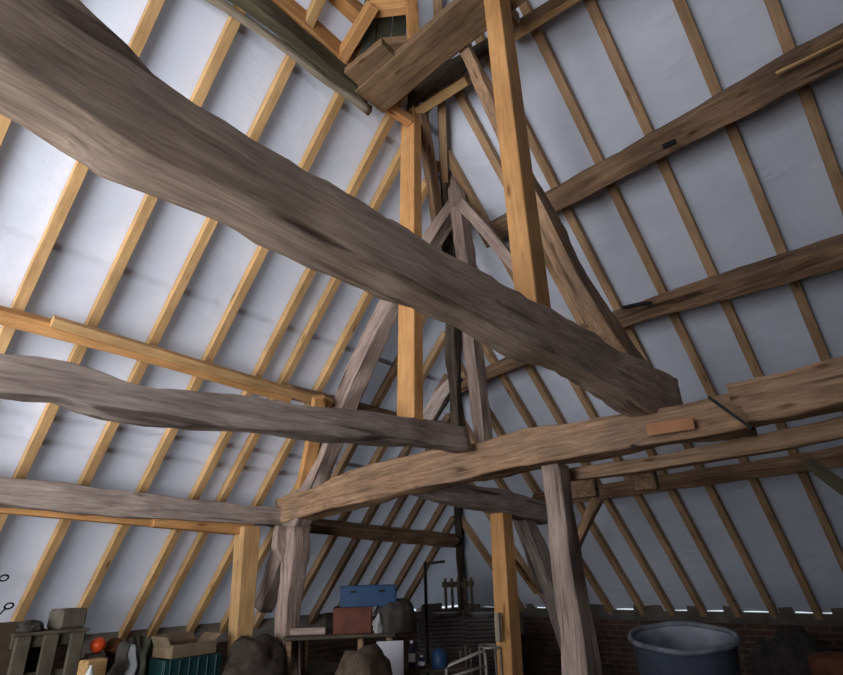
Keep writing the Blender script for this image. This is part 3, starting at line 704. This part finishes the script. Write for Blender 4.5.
# rucksack / bags right of the crate
c = rc @ Vector((42*k, -.05, 0))
lump('canvas_bag', c+Vector((0, 0, .09)), (.20, .15, .19), CANVAS, 11, .14, .5, box=.6); tag(C.objects[-1], 'grey canvas bag right of the red crate', 'bag')
lump('white_rag', rc @ Vector((26*k, -.2, .045)), (.075, .04, .11), RAG, 21, .4, .4); tag(C.objects[-1], 'crumpled whitish cloth bag between red crate and grey bag', 'cloth')
# white panel leaning
p = ctr(390, 641, 1.28); k2 = px(p)
bm = bmesh.new(); add_box(bm, (0, 0, p.z/2), (27*k2, .02, p.z), .004)
tag(mesh_obj('white_panel', bm, WHITE, mw=Matrix.Translation((p.x, p.y, 0)) @ RA), 'plain white upright board at the bottom centre', 'board')
# dark shelf with bottles
p = ctr(418, 668, 1.33); k = px(p)
sh = empty('low_shelf', Vector((p.x, p.y, 0)), 'dark low shelf behind the white panel', 'shelf'); mws = Matrix.Translation((p.x, p.y, 0)) @ RA
bm = bmesh.new(); add_box(bm, (10*k, .1, p.z-.02), (80*k, .35, .03)); mesh_obj('shelf_board', bm, DARK, sh, mws)
for x in (-28, 48):
    bm = bmesh.new(); add_box(bm, (x*k, .1, (p.z-.04)/2), (.04, .3, p.z-.04)); mesh_obj('side_panel', bm, DARK, sh, mws)
for i, (x, top, m, lab) in enumerate(((-6, 640, NAVY, 'dark bottle with white label, nearest the white panel'), (4, 655, NAVY, 'shorter dark bottle with white label on the dark shelf'), (22, 645, BLUE, 'deep blue canister on the dark shelf'))):
    t = ctr(418+x, top, 1.33).z-p.z; r = (.032, .035, .075)[i]
    e = empty('bottle', mws @ Vector((x*k, 0, p.z)), lab, 'bottle'); w2 = mws @ Matrix.Translation((x*k, 0, p.z-.004))
    bm = bmesh.new(); add_lathe(bm, [(r*.95, 0), (r, .01), (r, t*.7), (r*.45, t*.85), (r*.4, t*.93)], (0, 0, 0), 20); mesh_obj('bottle_body', bm, m, e, w2, True)
    bm = bmesh.new(); add_lathe(bm, [(r*.48, t*.9), (r*.48, t)], (0, 0, 0), 16); mesh_obj('cap', bm, PAPER if i < 2 else IRON, e, w2)
    if i < 2:
        bm = bmesh.new(); add_lathe(bm, [(r*1.04, t*.25), (r*1.04, t*.55)], (0, 0, 0), 20); mesh_obj('label_band', bm, PAPER, e, w2)
# tan sack bottom centre
p = ctr(366, 670, 1.12); lump('sack', Vector((p.x, p.y, .30)), (.26, .24, p.z-.25), TAN, 34, .22, .45, box=.6)
tag(C.objects[-1], 'tan lumpy sack at the bottom edge, left of the white panel', 'sack')
# stacks of roof tiles against the wall in the corner
for i, (x, top, w, lab) in enumerate(((446, 616, 58, 'left'), (483, 616, 44, 'right'))):
    p = ctr(x, top+1, 1.72); k = px(p)
    e = empty('tile_stack', Vector((p.x, p.y, 0)), 'dark stack of old roof tiles in the far corner, the %s one' % lab, 'tile stack')
    mw = Matrix.Translation((p.x, p.y, 0)) @ RA; n = 26
    for j in range(n):
        bm = bmesh.new(); hh = p.z/n
        add_box(bm, (random.uniform(-.03, .03), random.uniform(-.02, .02), hh*(j+.5)), (w*k*random.uniform(.92, 1), .3, hh*.86), .004); mesh_obj('roof_tile', bm, STONE, e, mw)
    q = mw @ Vector((0, 0, p.z-.004)); r = (.16, .17)[i]
    bm = bmesh.new(); add_lathe(bm, [(r*.75, 0), (r, .05), (r*1.05, .055), (r*.95, .05), (r*.7, .012)], (0, 0, 0), 28)
    tag(mesh_obj('enamel_dish', bm, plain('enamel', (.30, .30, .29), .35, bump=0), mw=Matrix.Translation(q), smooth=True), 'pale shallow dish on the %s tile stack' % lab, 'dish')
# tubular chair frames
p = ctr(466, 675, 1.2); k = px(p); mw = Matrix.Translation((p.x, p.y, 0)) @ RA
e = empty('chair_frame', Vector((p.x, p.y, 0)), 'bare pale steel tube chair frame at the bottom, left of the orange post', 'chair')
def tubo(name, pts, parent, r=.012, m=STEEL, mw=mw):
    bm = bmesh.new(); add_tube(bm, pts, r); return mesh_obj(name, bm, m, parent, mw, True)
z0 = p.z
tubo('back_frame', [(-20*k, 0, 0), (-20*k, 0, z0+6*k), (-17*k, 0, z0+9*k), (20*k, .1, z0+19*k), (23*k, .1, z0+16*k), (25*k, .1, 0)], e)
tubo('crossbar', [(-20*k, 0, z0-2*k), (22*k, .1, z0+5*k)], e)
for (x, y) in ((-16, .42), (22, .48)): tubo('leg', [(x*k, y, 0), (x*k, y, .45)], e)
tubo('seat_rail', [(-20*k, 0, .45), (-16*k, .42, .45), (22*k, .48, .45), (25*k, .1, .45)], e)
p = ctr(492, 648, 1.35); k = px(p)
e = empty('metal_stool', Vector((p.x, p.y, 0)), 'thin metal stool frame just left of the bottom-centre orange post', 'stool'); mws = Matrix.Translation((p.x, p.y, 0)) @ RA
tubo('seat_ring', [(-8*k, 0, p.z), (8*k, 0, p.z), (8*k, .25, p.z), (-8*k, .25, p.z), (-8*k, 0, p.z)], e, .012, mw=mws)
for (x, y) in ((-8, 0), (8, 0), (-8, .25), (8, .25)): tubo('leg', [(x*k, y, p.z), (x*k*1.1, y, 0)], e, .01, mw=mws)
# garden rods
for i, (x, top, lab) in enumerate(((443, 647, 'leftmost'), (461, 650, 'second'), (466, 646, 'third'), (471, 649, 'rightmost'))):
    p = ctr(x, top, 1.5)
    bm = bmesh.new(); add_tube(bm, [(p.x, p.y, 0), (p.x+.01, p.y+.02, p.z)], .009)
    tag(mesh_obj('garden_cane', bm, PALE, smooth=True), 'thin upright cane in front of the tile stacks, %s of the four' % lab, 'cane', 'canes before the tile stacks')
p = ctr(425, 562, 1.6); k = px(p)
e = empty('pole_stand', Vector((p.x, p.y, 0)), 'tall thin dark pole with a crossbar right of the blue crate', 'pole')
tubo('pole', [(0, 0, 0), (0, 0, p.z)], e, .02, IRON, Matrix.Translation((p.x, p.y, 0)) @ RA)
tubo('crossbar', [(0, 0, p.z-.02), (20*k, 0, p.z)], e, .015, IRON, Matrix.Translation((p.x, p.y, 0)) @ RA)
# dark slatted rack in the corner, on left tile stack height
p = ctr(458, 578, 1.85); k = px(p)
e = empty('slatted_rack', Vector((p.x, p.y, 0)), 'dark slatted rack standing in the far roof corner', 'rack'); mws = Matrix.Translation((p.x, p.y, 0)) @ RA
for i in range(5):
    bm = bmesh.new(); add_box(bm, ((-13+i*6.5)*k, 0, p.z/2), (2.6*k, .03, p.z), .004); mesh_obj('slat', bm, DARK, e, mws)
bm = bmesh.new(); add_box(bm, (0, .03, p.z-.08), (32*k, .03, .07), .004); mesh_obj('rail', bm, DARK, e, mws)
bm = bmesh.new(); add_box(bm, (0, .03, .5), (32*k, .03, .07), .004); mesh_obj('rail', bm, DARK, e, mws)
# battens nailed to post
for x, y0, y1, lab in ((497.5, 613, 642, 'left'), (519, 615, 634, 'right')):
    o = pbeam('batten', [(x, y0, T, .765), (x+1.5, y1, T, .765)], 5, 1, PALE, up=(1, 0, 0)); tag(o, 'short pale batten on the %s side of the bottom-centre orange post' % lab, 'batten')

# ------------------------------------------------------------------ tub on the right
p = ctr(682, 637, 1.02); k = px(p)
tilt = Matrix.Rotation(math.radians(-9), 4, Vector((-.33, .94, 0)))
e = empty('tub', Vector((p.x, p.y, p.z)), 'big round blue-grey tub with a whitish inside, lower right', 'tub')
R0 = 50*k; Ht = .62
mw = Matrix.Translation(p) @ tilt
bm = bmesh.new(); add_lathe(bm, [(R0*.80, -Ht), (R0*.83, -Ht+.03), (R0*.90, -Ht*.5), (R0*.96, -.03), (R0*.985, -.0)], (0, 0, 0), 64); 
for f in [f for f in bm.faces if len(f.verts) > 10 and sum(v.co.z for v in f.verts)/len(f.verts) > -.1]: bm.faces.remove(f)
mesh_obj('tub_wall', bm, TUB, e, mw, True)
bm = bmesh.new(); add_lathe(bm, [(R0*.955, -.004), (R0*.93, -.05), (R0*.86, -Ht*.5), (R0*.76, -Ht+.05), (.01, -Ht+.05)], (0, 0, 0), 64)
for f in [f for f in bm.faces if len(f.verts) > 10 and abs(f.verts[0].co.z) < .03]: bm.faces.remove(f)
o = mesh_obj('tub_lining', bm, TUBIN, e, mw, True); o['label'] = 'whitish lime-stained inside'
bm = bmesh.new(); add_tube(bm, [(R0*.98*math.cos(a), R0*.98*math.sin(a), .004*math.sin(5*a)) for a in [j*math.pi/32 for j in range(64)]], .018, 8, True)
o = mesh_obj('rim', bm, plain('pale_rim', (.18, .195, .23), .6, var=.5, scale=8), e, mw, True); o['label'] = 'pale chipped rim'
# support
cr_c = mw @ Vector((0, 0, -Ht-.0)); zz = cr_c.z-.07
bm = bmesh.new(); add_box(bm, (0, 0, zz/2), (.72, .72, zz), .02); tag(mesh_obj('wood_crate', bm, DARK, mw=Matrix.Translation((cr_c.x, cr_c.y, 0))), 'dark wooden crate carrying the big tub', 'crate')
# rubble and dark orange thing at right edge
p = ctr(790, 628, 1.62)
lump('sack', Vector((p.x, p.y, .45)), (.42, .38, p.z-.42), CANVAS, 41, .35, .9); tag(C.objects[-1], 'lumpy grey sack against the right wall beyond the tub', 'sack')
p = ctr(835, 655, 1.3)
bm = bmesh.new(); add_lathe(bm, [(.17, 0), (.19, .02), (.2, p.z*.5), (.19, p.z-.02), (.15, p.z), (.04, p.z+.02)], (0, 0, 0), 28)
tag(mesh_obj('rusty_drum', bm, RUST, mw=Matrix.Translation((p.x, p.y, 0)), smooth=True), 'rust brown drum at the bottom right edge', 'drum')
# stone heap on left stretch of right wall
p = ctr(606, 640, 1.75)

# ------------------------------------------------------------------ camera, light
cam = bpy.data.cameras.new('camera'); co = bpy.data.objects.new('camera', cam); C.objects.link(co)
cam.sensor_fit = 'HORIZONTAL'; cam.sensor_width = 36; cam.lens = F/843*36; cam.clip_start = .02
r, d, f = M[0], M[1], M[2]
co.matrix_world = Matrix(((r[0], -d[0], -f[0], 0), (r[1], -d[1], -f[1], 0), (r[2], -d[2], -f[2], EYE), (0, 0, 0, 1)))
bpy.context.scene.camera = co
w = bpy.data.worlds.new('w'); bpy.context.scene.world = w; w.use_nodes = True
w.node_tree.nodes['Background'].inputs['Color'].default_value = (.80, .90, 1.0, 1)
w.node_tree.nodes['Background'].inputs['Strength'].default_value = 1.0
def area(name, loc, tgt, sx, sy, power, col):
    l = bpy.data.lights.new(name, 'AREA'); l.shape = 'RECTANGLE'; l.size = sx; l.size_y = sy; l.energy = power; l.color = col
    l.spread = math.radians(115)
    o = bpy.data.objects.new(name, l); C.objects.link(o); o.location = loc
    o.rotation_euler = (Vector(tgt)-Vector(loc)).to_track_quat('-Z', 'Y').to_euler(); return o
# daylight through the open gable end behind the camera
area('gable_daylight', (GX-.05, 2.5, 2.2), (.5, 5.5, 4.7), 5.4, 3.2, 325, (.96, .95, .96))
l = bpy.data.lights.new('sun', 'SUN'); l.energy = 2.2; l.angle = .02; l.color = (1, .97, .93)
o = bpy.data.objects.new('sun', l); C.objects.link(o); o.rotation_euler = Vector((.25, -.75, -.85)).to_track_quat('-Z', 'Y').to_euler()
sc = bpy.context.scene
sc.view_settings.view_transform = 'Standard'; sc.view_settings.look = 'None'; sc.view_settings.gamma = 1
sc.view_settings.use_curve_mapping = False; sc.view_settings.exposure = 0.0
sc.cycles.max_bounces = 8; sc.cycles.diffuse_bounces = 3
